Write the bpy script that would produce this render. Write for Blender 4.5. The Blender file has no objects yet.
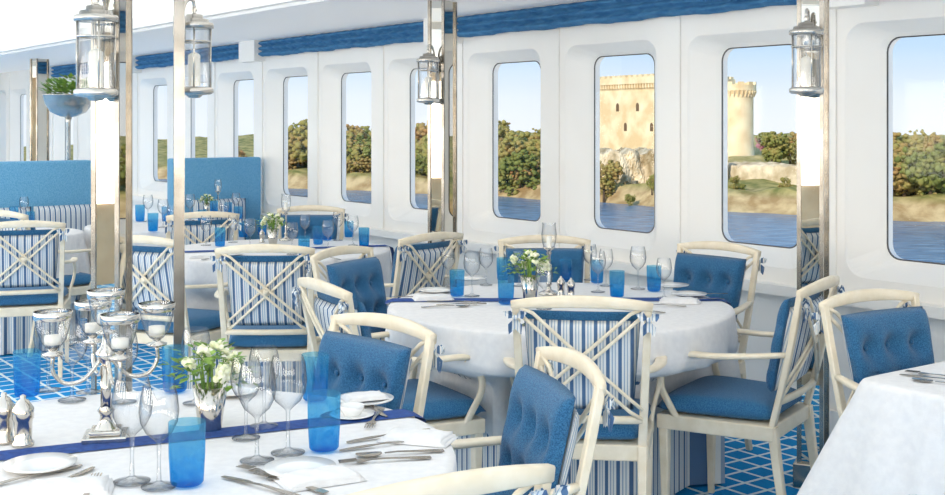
import bpy, bmesh, math, random
from mathutils import Vector, Matrix
random.seed(7)
SC=bpy.context.scene
COL=SC.collection
F=1200.0; CX=472.5; HY=122.0; EYE=1.5
TH=math.atan(872.5/1200.0)
D=Vector((-math.sin(TH),math.cos(TH),0)); N=Vector((math.cos(TH),math.sin(TH),0))
def W(s,n,z): 
    v=D*s+N*n; return Vector((v.x,v.y,z))
def lin(c):
    c=c/255.0
    return c/12.92 if c<=0.04045 else ((c+0.055)/1.055)**2.4
def rgb(r,g,b): return (lin(r),lin(g),lin(b),1.0)
# ------------------------------------------------------------------ materials
def newmat(name):
    m=bpy.data.materials.new(name); m.use_nodes=True
    nt=m.node_tree; nt.nodes.clear()
    out=nt.nodes.new('ShaderNodeOutputMaterial')
    return m,nt,out
def L(nt,a,b): nt.links.new(a,b)
def pmat(name,col,rough=0.5,metal=0.0,col2=None,scale=20,bump=0.0,bscale=200,spec=0.5,sheen=0.0,emit=0.0,stretch=None,ecol=None,detail=3):
    m,nt,out=newmat(name)
    p=nt.nodes.new('ShaderNodeBsdfPrincipled')
    p.inputs['Roughness'].default_value=rough; p.inputs['Metallic'].default_value=metal
    p.inputs['Specular IOR Level'].default_value=spec
    if sheen: p.inputs['Sheen Weight'].default_value=sheen
    L(nt,p.outputs[0],out.inputs[0])
    tc=nt.nodes.new('ShaderNodeTexCoord')
    src=tc.outputs['Object']
    if stretch:
        mp=nt.nodes.new('ShaderNodeMapping'); mp.inputs['Scale'].default_value=stretch
        L(nt,src,mp.inputs[0]); src=mp.outputs[0]
    c2=col2 if col2 else tuple(min(1,c*0.93) for c in col[:3])+(1,)
    no=nt.nodes.new('ShaderNodeTexNoise'); no.inputs['Scale'].default_value=scale; no.inputs['Detail'].default_value=detail
    L(nt,src,no.inputs['Vector'])
    cr=nt.nodes.new('ShaderNodeValToRGB'); cr.color_ramp.elements[0].position=0.35; cr.color_ramp.elements[1].position=0.65
    cr.color_ramp.elements[0].color=c2; cr.color_ramp.elements[1].color=col
    L(nt,no.outputs[0],cr.inputs[0]); L(nt,cr.outputs[0],p.inputs['Base Color'])
    if emit:
        if ecol: p.inputs['Emission Color'].default_value=ecol
        else: L(nt,cr.outputs[0],p.inputs['Emission Color'])
        p.inputs['Emission Strength'].default_value=emit
    if bump:
        n2=nt.nodes.new('ShaderNodeTexNoise'); n2.inputs['Scale'].default_value=bscale; L(nt,src,n2.inputs['Vector'])
        b=nt.nodes.new('ShaderNodeBump'); b.inputs['Strength'].default_value=bump; b.inputs['Distance'].default_value=0.01
        L(nt,n2.outputs[0],b.inputs['Height']); L(nt,b.outputs[0],p.inputs['Normal'])
    return m
M={}
M['wood']=pmat('cream_painted_wood',rgb(243,230,206),0.4,0,rgb(234,219,191),20,0.04,60)
M['denim']=pmat('denim_blue_fabric',rgb(62,120,160),0.85,0,rgb(34,84,126),300,0.4,500,sheen=0.2,spec=0.2,detail=1)
M['seat']=pmat('blue_seat_fabric',rgb(70,130,170),0.85,0,rgb(40,96,142),300,0.3,500,sheen=0.2,spec=0.2,detail=1)
M['banq']=pmat('blue_woven_upholstery',rgb(122,180,214),0.9,0,rgb(94,158,198),140,0.3,400,sheen=0.2,spec=0.2,detail=1)
M['blind']=pmat('steel_blue_blind_fabric',rgb(80,136,178),0.85,0,rgb(58,112,158),12,0.1,200,spec=0.2,stretch=(1,1,3))
M['white']=pmat('white_panel_paint',rgb(252,249,243),0.35,0,rgb(250,246,239),2)
M['soffit']=pmat('white_soffit_paint_with_glow',rgb(245,241,236),0.5,0,rgb(241,237,232),2,emit=0.18)  # slight glow added to the white paint; the soffit is no lamp
M['ceil']=pmat('white_ceiling_with_fill_glow',rgb(246,242,236),0.6,0,rgb(242,238,232),1.5,emit=0.84,ecol=(1.0,0.95,0.87,1))  # emission added as soft fill light for the room
M['fillpanel']=pmat('glowing_fill_panel',rgb(250,248,244),0.7,0,rgb(245,243,240),4,emit=7.2,ecol=(1.0,0.925,0.825,1))  # made-up glow for the fill panels out of view
M['panel']=pmat('warm_beige_wall_panel',rgb(206,182,150),0.5,0,rgb(186,160,126),3)
M['cloth']=pmat('white_linen',rgb(236,234,232),0.8,0,rgb(229,227,226),40,0.12,350,spec=0.2)
M['runner']=pmat('navy_runner_fabric',rgb(44,84,154),0.7,0,rgb(30,62,128),60,0.2,400,spec=0.3)
M['silver']=pmat('polished_silver',rgb(222,216,207),0.15,1.0,rgb(196,190,180),12)
M['nickel']=pmat('satin_nickel',rgb(222,216,206),0.26,0.85,rgb(196,190,180),12)
M['chrome']=pmat('brushed_chrome',rgb(178,171,161),0.2,1.0,rgb(146,139,129),8)
M['mirror']=pmat('mirror_glass',rgb(212,208,199),0.012,1.0,rgb(205,201,192),1)
M['china']=pmat('white_china',rgb(244,243,240),0.15,0,rgb(240,239,236),8)
M['leaf']=pmat('green_leaves',rgb(150,180,80),0.6,0,rgb(88,130,50),40)
M['petal']=pmat('white_petals',rgb(252,250,232),0.6,0,rgb(236,238,190),40)
M['candle']=pmat('ivory_candle_wax',rgb(250,246,235),0.5,0,None,10)
M['dark']=pmat('dark_window_gasket',rgb(90,84,80),0.5,0,rgb(68,64,62),20)
M['rock']=pmat('pale_limestone_cliff',rgb(240,222,188),0.95,0,rgb(160,138,98),0.5,0.6,1.5,detail=8)
M['castle']=pmat('sandstone_masonry',rgb(253,234,194),0.9,0,rgb(230,200,152),0.5,0.3,3,detail=9)
M['castle_dark']=pmat('shadowed_window_stone',rgb(120,94,68),0.9,0,None,2)
M['bark']=pmat('tree_bark',rgb(110,90,66),0.9,0,rgb(80,64,48),5)
M['woodin']=pmat('table_board_wood',rgb(180,150,110),0.5,0,rgb(150,120,84),10)
def m_ground():
    m,nt,out=newmat('river_bank_soil_and_scrub')
    p=nt.nodes.new('ShaderNodeBsdfPrincipled'); p.inputs['Roughness'].default_value=0.95; p.inputs['Specular IOR Level'].default_value=0.1
    L(nt,p.outputs[0],out.inputs[0])
    tc=nt.nodes.new('ShaderNodeTexCoord'); sp=nt.nodes.new('ShaderNodeSeparateXYZ'); L(nt,tc.outputs['Object'],sp.inputs[0])
    no=nt.nodes.new('ShaderNodeTexNoise'); no.inputs['Scale'].default_value=0.7; no.inputs['Detail'].default_value=6; L(nt,tc.outputs['Object'],no.inputs['Vector'])
    g=nt.nodes.new('ShaderNodeValToRGB'); g.color_ramp.elements[0].position=.38; g.color_ramp.elements[1].position=.62; g.color_ramp.elements[0].color=rgb(122,122,66); g.color_ramp.elements[1].color=rgb(184,166,104); L(nt,no.outputs[0],g.inputs[0])
    s=nt.nodes.new('ShaderNodeValToRGB'); s.color_ramp.elements[0].position=.38; s.color_ramp.elements[1].position=.62; s.color_ramp.elements[0].color=rgb(166,136,92); s.color_ramp.elements[1].color=rgb(210,184,136); L(nt,no.outputs[0],s.inputs[0])
    mr=nt.nodes.new('ShaderNodeMapRange'); mr.inputs['From Min'].default_value=-4.9; mr.inputs['From Max'].default_value=-4.3; L(nt,sp.outputs['Z'],mr.inputs[0])
    mc=nt.nodes.new('ShaderNodeMix'); mc.data_type='RGBA'; L(nt,mr.outputs[0],mc.inputs['Factor']); L(nt,s.outputs[0],mc.inputs['A']); L(nt,g.outputs[0],mc.inputs['B'])
    L(nt,mc.outputs['Result'],p.inputs['Base Color']); return m
M['ground']=m_ground()
def m_glass(name,t0,t1,g0,g1,gl=1.0,pwr=2.2):
    m,nt,out=newmat(name)
    tr=nt.nodes.new('ShaderNodeBsdfTransparent'); gs=nt.nodes.new('ShaderNodeBsdfGlossy'); gs.inputs['Roughness'].default_value=0.04
    gs.inputs['Color'].default_value=(gl,gl,gl,1)
    lw=nt.nodes.new('ShaderNodeLayerWeight'); lw.inputs['Blend'].default_value=0.5
    pw=nt.nodes.new('ShaderNodeMath'); pw.operation='POWER'; pw.inputs[1].default_value=pwr; L(nt,lw.outputs['Facing'],pw.inputs[0])
    cr=nt.nodes.new('ShaderNodeValToRGB'); cr.color_ramp.elements[0].color=t0; cr.color_ramp.elements[1].color=t1
    L(nt,pw.outputs[0],cr.inputs[0]); L(nt,cr.outputs[0],tr.inputs[0])
    mr=nt.nodes.new('ShaderNodeMapRange'); mr.inputs['To Min'].default_value=g0; mr.inputs['To Max'].default_value=g1; L(nt,pw.outputs[0],mr.inputs[0])
    mx=nt.nodes.new('ShaderNodeMixShader'); L(nt,mr.outputs[0],mx.inputs[0]); L(nt,tr.outputs[0],mx.inputs[1]); L(nt,gs.outputs[0],mx.inputs[2])
    L(nt,mx.outputs[0],out.inputs[0]); return m
M['glass']=m_glass('clear_glass',(0.97,0.975,0.98,1),(0.07,0.08,0.10,1),0.07,0.35,1.0,2.2)
M['pane']=m_glass('window_pane_glass',(0.99,0.99,1,1),(0.97,0.98,1,1),0.01,0.08)
def m_blue():
    m,nt,out=newmat('blue_tinted_glass')
    tc=nt.nodes.new('ShaderNodeTexCoord'); sp=nt.nodes.new('ShaderNodeSeparateXYZ'); L(nt,tc.outputs['Object'],sp.inputs[0])
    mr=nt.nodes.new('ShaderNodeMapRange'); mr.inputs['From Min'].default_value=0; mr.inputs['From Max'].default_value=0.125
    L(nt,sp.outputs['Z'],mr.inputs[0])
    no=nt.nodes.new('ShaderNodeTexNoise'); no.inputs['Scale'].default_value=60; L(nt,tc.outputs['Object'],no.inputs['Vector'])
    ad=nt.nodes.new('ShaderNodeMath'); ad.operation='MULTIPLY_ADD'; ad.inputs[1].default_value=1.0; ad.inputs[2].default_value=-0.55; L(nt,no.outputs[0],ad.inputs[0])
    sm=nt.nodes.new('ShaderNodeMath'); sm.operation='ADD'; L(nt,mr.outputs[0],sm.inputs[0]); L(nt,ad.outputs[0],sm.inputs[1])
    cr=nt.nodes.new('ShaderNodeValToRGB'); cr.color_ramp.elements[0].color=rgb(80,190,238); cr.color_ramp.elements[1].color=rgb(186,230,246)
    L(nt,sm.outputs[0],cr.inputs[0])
    tr=nt.nodes.new('ShaderNodeBsdfTransparent'); L(nt,cr.outputs[0],tr.inputs[0])
    cd=nt.nodes.new('ShaderNodeValToRGB'); cd.color_ramp.elements[0].color=rgb(24,160,230); cd.color_ramp.elements[1].color=rgb(120,210,242)
    L(nt,sm.outputs[0],cd.inputs[0])
    df=nt.nodes.new('ShaderNodeBsdfTranslucent'); L(nt,cd.outputs[0],df.inputs[0])
    m1=nt.nodes.new('ShaderNodeMixShader'); m1.inputs[0].default_value=0.22; L(nt,tr.outputs[0],m1.inputs[1]); L(nt,df.outputs[0],m1.inputs[2])
    gs=nt.nodes.new('ShaderNodeBsdfGlossy'); gs.inputs['Roughness'].default_value=0.05
    lw=nt.nodes.new('ShaderNodeLayerWeight'); lw.inputs['Blend'].default_value=0.5
    pw=nt.nodes.new('ShaderNodeMath'); pw.operation='POWER'; pw.inputs[1].default_value=4.0; L(nt,lw.outputs['Facing'],pw.inputs[0])
    m3=nt.nodes.new('ShaderNodeMapRange'); m3.inputs['To Min'].default_value=0.05; m3.inputs['To Max'].default_value=0.3; L(nt,pw.outputs[0],m3.inputs[0])
    m2=nt.nodes.new('ShaderNodeMixShader'); L(nt,m3.outputs[0],m2.inputs[0]); L(nt,m1.outputs[0],m2.inputs[1]); L(nt,gs.outputs[0],m2.inputs[2])
    L(nt,m2.outputs[0],out.inputs[0]); return m
M['blue']=m_blue()
def m_stripe(name,coord,freq,axis=0):
    m,nt,out=newmat(name)
    p=nt.nodes.new('ShaderNodeBsdfPrincipled'); p.inputs['Roughness'].default_value=0.85; p.inputs['Specular IOR Level'].default_value=0.2
    L(nt,p.outputs[0],out.inputs[0])
    tc=nt.nodes.new('ShaderNodeTexCoord'); sp=nt.nodes.new('ShaderNodeSeparateXYZ'); L(nt,tc.outputs[coord],sp.inputs[0])
    mu=nt.nodes.new('ShaderNodeMath'); mu.operation='MULTIPLY'; mu.inputs[1].default_value=freq; L(nt,sp.outputs[axis],mu.inputs[0])
    fr=nt.nodes.new('ShaderNodeMath'); fr.operation='FRACT'; L(nt,mu.outputs[0],fr.inputs[0])
    cr=nt.nodes.new('ShaderNodeValToRGB'); cr.color_ramp.interpolation='CONSTANT'
    e=cr.color_ramp.elements
    navy=rgb(84,114,150); white=rgb(230,230,226); lt=rgb(156,176,198)
    e[0].position=0; e[0].color=navy; e[1].position=0.3; e[1].color=white
    for pos,c in ((0.46,lt),(0.57,white),(0.72,lt),(0.8,white)):
        x=e.new(pos); x.color=c
    L(nt,fr.outputs[0],cr.inputs[0]); L(nt,cr.outputs[0],p.inputs['Base Color']); return m
M['stripe']=m_stripe('blue_white_striped_fabric','Object',25.0)
M['skirtstripe']=m_stripe('blue_white_striped_skirt_fabric','UV',1.0)
def m_carpet():
    m,nt,out=newmat('blue_diamond_lattice_carpet')
    p=nt.nodes.new('ShaderNodeBsdfPrincipled'); p.inputs['Roughness'].default_value=0.95; p.inputs['Specular IOR Level'].default_value=0.1
    L(nt,p.outputs[0],out.inputs[0])
    tc=nt.nodes.new('ShaderNodeTexCoord'); mp=nt.nodes.new('ShaderNodeMapping')
    mp.inputs['Rotation'].default_value=(0,0,-TH); L(nt,tc.outputs['Object'],mp.inputs[0])
    sp=nt.nodes.new('ShaderNodeSeparateXYZ'); L(nt,mp.outputs[0],sp.inputs[0])
    def band(o):
        a=nt.nodes.new('ShaderNodeMath'); a.operation='MULTIPLY'; a.inputs[1].default_value=1/0.12; L(nt,o,a.inputs[0])
        b=nt.nodes.new('ShaderNodeMath'); b.operation='FRACT'; L(nt,a.outputs[0],b.inputs[0])
        c=nt.nodes.new('ShaderNodeMath'); c.operation='LESS_THAN'; c.inputs[1].default_value=0.15; L(nt,b.outputs[0],c.inputs[0])
        return c.outputs[0]
    mx=nt.nodes.new('ShaderNodeMath'); mx.operation='MAXIMUM'; L(nt,band(sp.outputs[0]),mx.inputs[0]); L(nt,band(sp.outputs[1]),mx.inputs[1])
    no=nt.nodes.new('ShaderNodeTexNoise'); no.inputs['Scale'].default_value=60; L(nt,tc.outputs['Object'],no.inputs['Vector'])
    cr=nt.nodes.new('ShaderNodeValToRGB'); cr.color_ramp.elements[0].color=rgb(12,128,200); cr.color_ramp.elements[1].color=rgb(42,156,220)
    L(nt,no.outputs[0],cr.inputs[0])
    mc=nt.nodes.new('ShaderNodeMix'); mc.data_type='RGBA'; L(nt,mx.outputs[0],mc.inputs['Factor']); L(nt,cr.outputs[0],mc.inputs['A']); mc.inputs['B'].default_value=rgb(226,240,244)
    L(nt,mc.outputs['Result'],p.inputs['Base Color']); return m
M['carpet']=m_carpet()
def m_tree():
    m,nt,out=newmat('autumn_foliage')
    p=nt.nodes.new('ShaderNodeBsdfPrincipled'); p.inputs['Roughness'].default_value=0.9; p.inputs['Specular IOR Level'].default_value=0.1
    L(nt,p.outputs[0],out.inputs[0])
    oi=nt.nodes.new('ShaderNodeObjectInfo')
    tc=nt.nodes.new('ShaderNodeTexCoord'); no=nt.nodes.new('ShaderNodeTexNoise'); no.inputs['Scale'].default_value=0.7; no.inputs['Detail'].default_value=2; L(nt,tc.outputs['Object'],no.inputs['Vector'])
    ad=nt.nodes.new('ShaderNodeMath'); ad.operation='MULTIPLY_ADD'; ad.inputs[1].default_value=0.5; L(nt,oi.outputs['Random'],ad.inputs[0])
    mm=nt.nodes.new('ShaderNodeMath'); mm.operation='MULTIPLY'; mm.inputs[1].default_value=0.8; L(nt,no.outputs[0],mm.inputs[0]); L(nt,mm.outputs[0],ad.inputs[2])
    cr=nt.nodes.new('ShaderNodeValToRGB'); e=cr.color_ramp.elements
    e[0].position=0.2; e[0].color=rgb(112,126,66); e[1].position=0.97; e[1].color=rgb(204,154,100)
    for pos,c in ((0.42,rgb(152,156,84)),(0.62,rgb(184,172,100)),(0.8,rgb(196,164,104))):
        x=e.new(pos); x.color=c
    L(nt,ad.outputs[0],cr.inputs[0]); L(nt,cr.outputs[0],p.inputs['Base Color'])
    # soft light passing through the leaves
    tl=nt.nodes.new('ShaderNodeBsdfTranslucent'); L(nt,cr.outputs[0],tl.inputs[0])
    mx=nt.nodes.new('ShaderNodeMixShader'); mx.inputs[0].default_value=0.35; L(nt,p.outputs[0],mx.inputs[1]); L(nt,tl.outputs[0],mx.inputs[2]); L(nt,mx.outputs[0],out.inputs[0])
    return m
M['tree']=m_tree()
M['pinktree']=pmat('pink_blossom',rgb(214,140,156),0.9,0,rgb(180,106,126),2)
def m_water():
    m,nt,out=newmat('river_water')
    p=nt.nodes.new('ShaderNodeBsdfPrincipled'); p.inputs['Roughness'].default_value=0.25; p.inputs['Specular IOR Level'].default_value=0.4
    L(nt,p.outputs[0],out.inputs[0])
    tc=nt.nodes.new('ShaderNodeTexCoord'); mp=nt.nodes.new('ShaderNodeMapping'); mp.inputs['Scale'].default_value=(0.5,1.6,1); L(nt,tc.outputs['Object'],mp.inputs[0])
    no=nt.nodes.new('ShaderNodeTexNoise'); no.inputs['Scale'].default_value=1.2; no.inputs['Detail'].default_value=4; L(nt,mp.outputs[0],no.inputs['Vector'])
    cr=nt.nodes.new('ShaderNodeValToRGB'); cr.color_ramp.elements[0].position=0.35; cr.color_ramp.elements[1].position=0.65; cr.color_ramp.elements[0].color=rgb(66,104,138); cr.color_ramp.elements[1].color=rgb(126,154,176)
    L(nt,no.outputs[0],cr.inputs[0]); L(nt,cr.outputs[0],p.inputs['Base Color'])
    b=nt.nodes.new('ShaderNodeBump'); b.inputs['Strength'].default_value=0.35; b.inputs['Distance'].default_value=0.25; L(nt,no.outputs[0],b.inputs['Height']); L(nt,b.outputs[0],p.inputs['Normal'])
    return m
M['water']=m_water()
# ------------------------------------------------------------------ mesh helpers
def mk(name,bm,mats,parent=None,smooth=True):
    me=bpy.data.meshes.new(name); bmesh.ops.recalc_face_normals(bm,faces=bm.faces[:]) if len(bm.faces)<60000 else None
    bm.to_mesh(me); bm.free()
    if not isinstance(mats,(list,tuple)): mats=[mats]
    for m in mats: me.materials.append(m)
    if smooth:
        me.polygons.foreach_set('use_smooth',[True]*len(me.polygons))
    o=bpy.data.objects.new(name,me); COL.objects.link(o)
    if parent: o.parent=parent
    return o
def empty(name,loc=(0,0,0)):
    o=bpy.data.objects.new(name,None); COL.objects.link(o); o.location=loc; o.empty_display_size=0.1; return o
def tag(o,label,cat,group=None,kind=None):
    o['label']=label; o['category']=cat
    if group: o['group']=group
    if kind: o['kind']=kind
    return o
def struct(o,label=None):
    o['kind']='structure'
    if label: o['label']=label
    return o
def dup(o,parent=None):
    c=o.copy(); COL.objects.link(c)
    if parent: c.parent=parent
    for ch in list(o.children):
        if ch is not c: dup(ch,c)
    return c
USED={}
def put(root,loc,rot=0.0,scale=None):
    if USED.get(root.name):
        o=dup(root)
    else:
        USED[root.name]=True; o=root
    o.location=loc; o.rotation_euler=(0,0,rot)
    if scale: o.scale=scale if isinstance(scale,(tuple,list)) else (scale,)*3
    else: o.scale=(1,1,1)
    return o
def lst(v,n): return list(v) if isinstance(v,(list,tuple)) else [v]*n
def sweep(bm,pts,w,h,up=(0,0,1),cap=True,mi=0,ch=0.28):
    pts=[Vector(p) for p in pts]; n=len(pts); w=lst(w,n); h=lst(h,n); up=Vector(up)
    rings=[]
    for i,p in enumerate(pts):
        t=(pts[min(i+1,n-1)]-pts[max(i-1,0)]).normalized()
        s=t.cross(up)
        if s.length<1e-4: s=t.cross(Vector((0,1,0)))
        s.normalize(); u=s.cross(t).normalized()
        a=w[i]/2; b=h[i]/2; c=min(a,b)*ch*2
        sec=[(a,b-c),(a-c,b),(-a+c,b),(-a,b-c),(-a,-b+c),(-a+c,-b),(a-c,-b),(a,-b+c)]
        rings.append([bm.verts.new(p+s*x+u*y) for x,y in sec])
    for i in range(n-1):
        for k in range(8):
            f=bm.faces.new((rings[i][k],rings[i][(k+1)%8],rings[i+1][(k+1)%8],rings[i+1][k])); f.material_index=mi
    if cap:
        bm.faces.new(rings[0][::-1]).material_index=mi; bm.faces.new(rings[-1]).material_index=mi
def smoothpts(pts,k=4):
    pts=[Vector(p) for p in pts]; out=[]
    n=len(pts)
    for i in range(n-1):
        p0=pts[max(i-1,0)];p1=pts[i];p2=pts[i+1];p3=pts[min(i+2,n-1)]
        for j in range(k):
            t=j/k
            out.append(0.5*((2*p1)+(p2-p0)*t+(2*p0-5*p1+4*p2-p3)*t*t+(3*p1-p0-3*p2+p3)*t**3))
    out.append(pts[-1]); return out
def lathe(bm,prof,seg=20,c=(0,0,0),mi=0,scale=(1,1)):
    c=Vector(c); rings=[]
    for r,z in prof:
        if r<1e-6: rings.append([bm.verts.new(c+Vector((0,0,z)))])
        else: rings.append([bm.verts.new(c+Vector((r*math.cos(2*math.pi*k/seg)*scale[0],r*math.sin(2*math.pi*k/seg)*scale[1],z))) for k in range(seg)])
    for a,b in zip(rings[:-1],rings[1:]):
        for k in range(seg):
            k2=(k+1)%seg
            if len(a)==1 and len(b)==1: continue
            if len(a)==1: f=bm.faces.new((a[0],b[k],b[k2]))
            elif len(b)==1: f=bm.faces.new((a[k],b[0],a[k2]))
            else: f=bm.faces.new((a[k],b[k],b[k2],a[k2]))
            f.material_index=mi
def box(bm,x0,x1,y0,y1,z0,z1,fn=None,mi=0):
    vs=[]
    for z in (z0,z1):
        for x,y in ((x0,y0),(x1,y0),(x1,y1),(x0,y1)):
            p=Vector((x,y,z)); vs.append(bm.verts.new(fn(p) if fn else p))
    for f in ((0,3,2,1),(4,5,6,7),(0,1,5,4),(1,2,6,5),(2,3,7,6),(3,0,4,7)):
        bm.faces.new([vs[i] for i in f]).material_index=mi
def bevel(bm,w=0.004,seg=2):
    bmesh.ops.bevel(bm,geom=bm.edges[:]+bm.verts[:],offset=w,segments=seg,affect='EDGES',profile=0.5)
def ico(bm,r,c,sub=1,jit=0,sc=(1,1,1)):
    g=bmesh.ops.create_icosphere(bm,subdivisions=sub,radius=r)
    for v in g['verts']:
        co=v.co*(1+random.uniform(-jit,jit)); v.co=Vector((co.x*sc[0],co.y*sc[1],co.z*sc[2]))+Vector(c)
    return g['verts']
def puff(bm,wf,h,t,place,nx=22,ny=22,dimples=(),edge=0.45,dd=0.5,sig=0.03,back=0.5):
    def surf(sgn):
        g=[]
        for j in range(ny+1):
            row=[]
            b=-1+2*j/ny
            for i in range(nx+1):
                a=-1+2*i/nx
                k=(max(0,1-abs(a)**4)**edge)*(max(0,1-abs(b)**4)**edge)
                x=a*wf(b)
                off=t*k
                if sgn>0:
                    for dx,db in dimples:
                        d2=(x-dx)**2+((b-db)*h)**2
                        off-=t*dd*math.exp(-d2/(2*sig*sig))
                else: off=-t*k*back
                row.append(bm.verts.new(place(x,b,off)))
            g.append(row)
        return g
    for sgn in (1,-1):
        g=surf(sgn)
        for j in range(ny):
            for i in range(nx):
                q=[g[j][i],g[j][i+1],g[j+1][i+1],g[j+1][i]]
                bm.faces.new(q if sgn>0 else q[::-1])
    bmesh.ops.remove_doubles(bm,verts=bm.verts[:],dist=0.0004)
# ------------------------------------------------------------------ room
S0,S1=-7.0,18.5; NL=-5.0; NG=4.905; NW=NG-0.11
def rrect(cx,cz,hx,hz,r,q=6):
    pts=[];meta=[]
    for ci,(sx,sz,a0) in enumerate(((1,1,0),(-1,1,90),(-1,-1,180),(1,-1,270))):
        for j in range(q+1):
            a=math.radians(a0+90*j/q)
            pts.append((cx+sx*(hx-r)+r*math.cos(a),cz+sz*(hz-r)+r*math.sin(a))); meta.append((ci,j,sx,sz))
    return pts,meta
SPC=1.026
WK=list(range(-10,15)); WS=[4.178+SPC*k for k in WK]
bm=bmesh.new(); q=6
def ring(pts,n): return [bm.verts.new(W(s,n,z)) for s,z in pts]
def bridge(a,b):
    m=len(a)
    for i in range(m):
        try: bm.faces.new((a[i],a[(i+1)%m],b[(i+1)%m],b[i]))
        except ValueError: pass
zc=1.377; GH=0.520; GW=0.262
for c in WS:
    hs=SPC/2
    oc=c+0.03; ohx=0.395
    hole,meta=rrect(oc,zc-0.01,ohx,0.60,0.10)
    outer=[]
    for (s,z),(ci,j,sx,sz) in zip(hole,meta):
        ox=c+0.03+sx*hs; oz=2.34 if sz>0 else 0.0
        first_on_side=(ci%2==0)
        if j==q//2: outer.append((ox,oz))
        elif (j<q//2)==first_on_side: outer.append((ox,z))
        else: outer.append((s,oz))
    r0=ring(outer,NW)
    r3=ring(hole,NW)
    h2,_=rrect(oc,zc-0.01,ohx-0.010,0.592,0.092); r4=ring(h2,NW+0.008)
    h3,_=rrect(c+0.006,zc,GW+0.02,GH+0.018,0.085); r4b=ring(h3,NG-0.035)
    g,_=rrect(c,zc,GW,GH,0.07); r5=ring(g,NG-0.018)
    r6=ring(g,NG+0.03)
    for a,b in ((r0,r3),(r3,r4),(r4,r4b),(r4b,r5),(r5,r6)): bridge(a,b)
bmesh.ops.remove_doubles(bm,verts=bm.verts[:],dist=0.0005)
wl=mk('wall_right',bm,M['white'],smooth=False); struct(wl,'white panelled ship wall with deep rounded window openings')
for i,c in enumerate(WS):
    e=empty('window_%d'%(i+1),W(c,NG,zc)); struct(e,'tall rounded ship window with dark gasket')
    bm=bmesh.new()
    g,_=rrect(c,zc,GW,GH,0.07); g2,_=rrect(c,zc,GW-0.007,GH-0.006,0.065)
    off=W(c,NG,zc)
    a=[bm.verts.new(W(s,NG-0.018,z)-off) for s,z in g]; b=[bm.verts.new(W(s,NG-0.019,z)-off) for s,z in g2]; b2=[bm.verts.new(W(s,NG-0.014,z)-off) for s,z in g2]
    bridge(a,b); bridge(b,b2)
    mk('window_frame',bm,M['dark'],e,False)
    bm=bmesh.new(); bm.faces.new([bm.verts.new(W(s,NG-0.0145,z)-off) for s,z in g2]); mk('window_pane',bm,M['pane'],e,False)
def slab(name,s0,s1,n0,n1,z0,z1,mat,label=None):
    bm=bmesh.new(); box(bm,s0,s1,n0,n1,z0,z1,fn=lambda p:W(p.x,p.y,p.z)); return struct(mk(name,bm,mat,smooth=False),label)
slab('floor',S0,S1,NL,NW+0.14,-0.05,0.0,M['carpet'],'blue carpet with pale diamond lattice')
slab('ceiling',S0,S1,NL,NW+0.14,2.33,2.38,M['ceil'],'white ceiling with added fill glow')
slab('wall_left',S0,S1,NL-0.1,NL,0,2.33,M['panel'],'warm beige panelled wall')
for i in range(13):  # out-of-view glowing panels added to light the window wall
    s=-5.8+1.9*i
    slab('window_%d'%(40+i),s-0.6,s+0.6,NL,NL+0.02,0.75,2.05,M['fillpanel'],'added glowing fill panel on the left wall')
slab('wall_back',S1,S1+0.1,NL,NW+0.14,0,2.33,M['white'],'white end wall')
slab('wall_front',S0-0.1,S0,NL,NW+0.14,0,2.33,M['panel'],'warm beige end wall')
for i in range(4):  # more added glowing panels, on the unseen end wall, as fill light
    n=-3.6+2.2*i
    slab('window_%d'%(60+i),S0,S0+0.02,n-0.65,n+0.65,0.75,2.05,M['fillpanel'],'added glowing fill panel on the left wall')
slab('trim_1',S0,S1,3.5,NW+0.02,2.225,2.33,M['soffit'],'lowered white ceiling border')
slab('trim_2',S0,S1,3.44,3.5,2.245,2.33,M['white'],'white cove moulding')
slab('trim_3',S0,S1,NW-0.07,NW+0.02,0.64,0.69,M['white'],'white ledge under windows')
slab('baseboard_right',S0,S1,NW-0.03,NW+0.02,0.0,0.12,M['white'],'white baseboard')
slab('trim_4',S0,S1,1.1,1.2,2.27,2.33,M['white'],'white ceiling beam')
for i,c in enumerate(WS):
    s=c+0.03+SPC/2
    slab('trim_%d'%(10+i),s-0.07,s+0.07,NW-0.010,NW+0.01,0.69,2.225,M['white'],'white vertical wall pilaster')
COLS=[(1.42+D.x*2.72*k,5.0+D.y*2.72*k) for k in (-2,-1,0,1,4)]
def s_of(x,y): return x*D.x+y*D.y
gaps=[6.87+3.02*k for k in (-4,-3,-2)]+[3.55]+[6.87+3.02*k for k in range(0,4)]
for i,a in enumerate(gaps): slab('trim_%d'%(50+i),a-0.16,a+0.16,NW-0.11,NW+0.01,2.04,2.225,M['white'],'white block between blinds')
for a,b in zip(gaps[:-1],gaps[1:]):
    bm=bmesh.new(); s0=a+0.165; s1=b-0.165; nn=240; rows=20; g=[]
    for j in range(rows+1):
        t=j/rows; row=[]
        for i in range(nn+1):
            s=s0+(s1-s0)*i/nn
            z=2.222-0.145*t-(0.004*math.sin(s*9)+0.002*math.sin(s*23+1))*t
            n=NW-0.03-0.045*abs(math.sin(t*math.pi*3))-0.01*t+0.007*math.sin(s*50)+0.003*math.sin(s*21+j*.3)
            row.append(bm.verts.new(W(s,n,z)))
        g.append(row)
    for j in range(rows):
        for i in range(nn): bm.faces.new((g[j][i],g[j][i+1],g[j+1][i+1],g[j+1][i]))
    o=mk('window_blind',bm,M['blind']); tag(o,'gathered steel-blue fabric blind raised above the windows','blind','raised fabric blinds')
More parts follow.
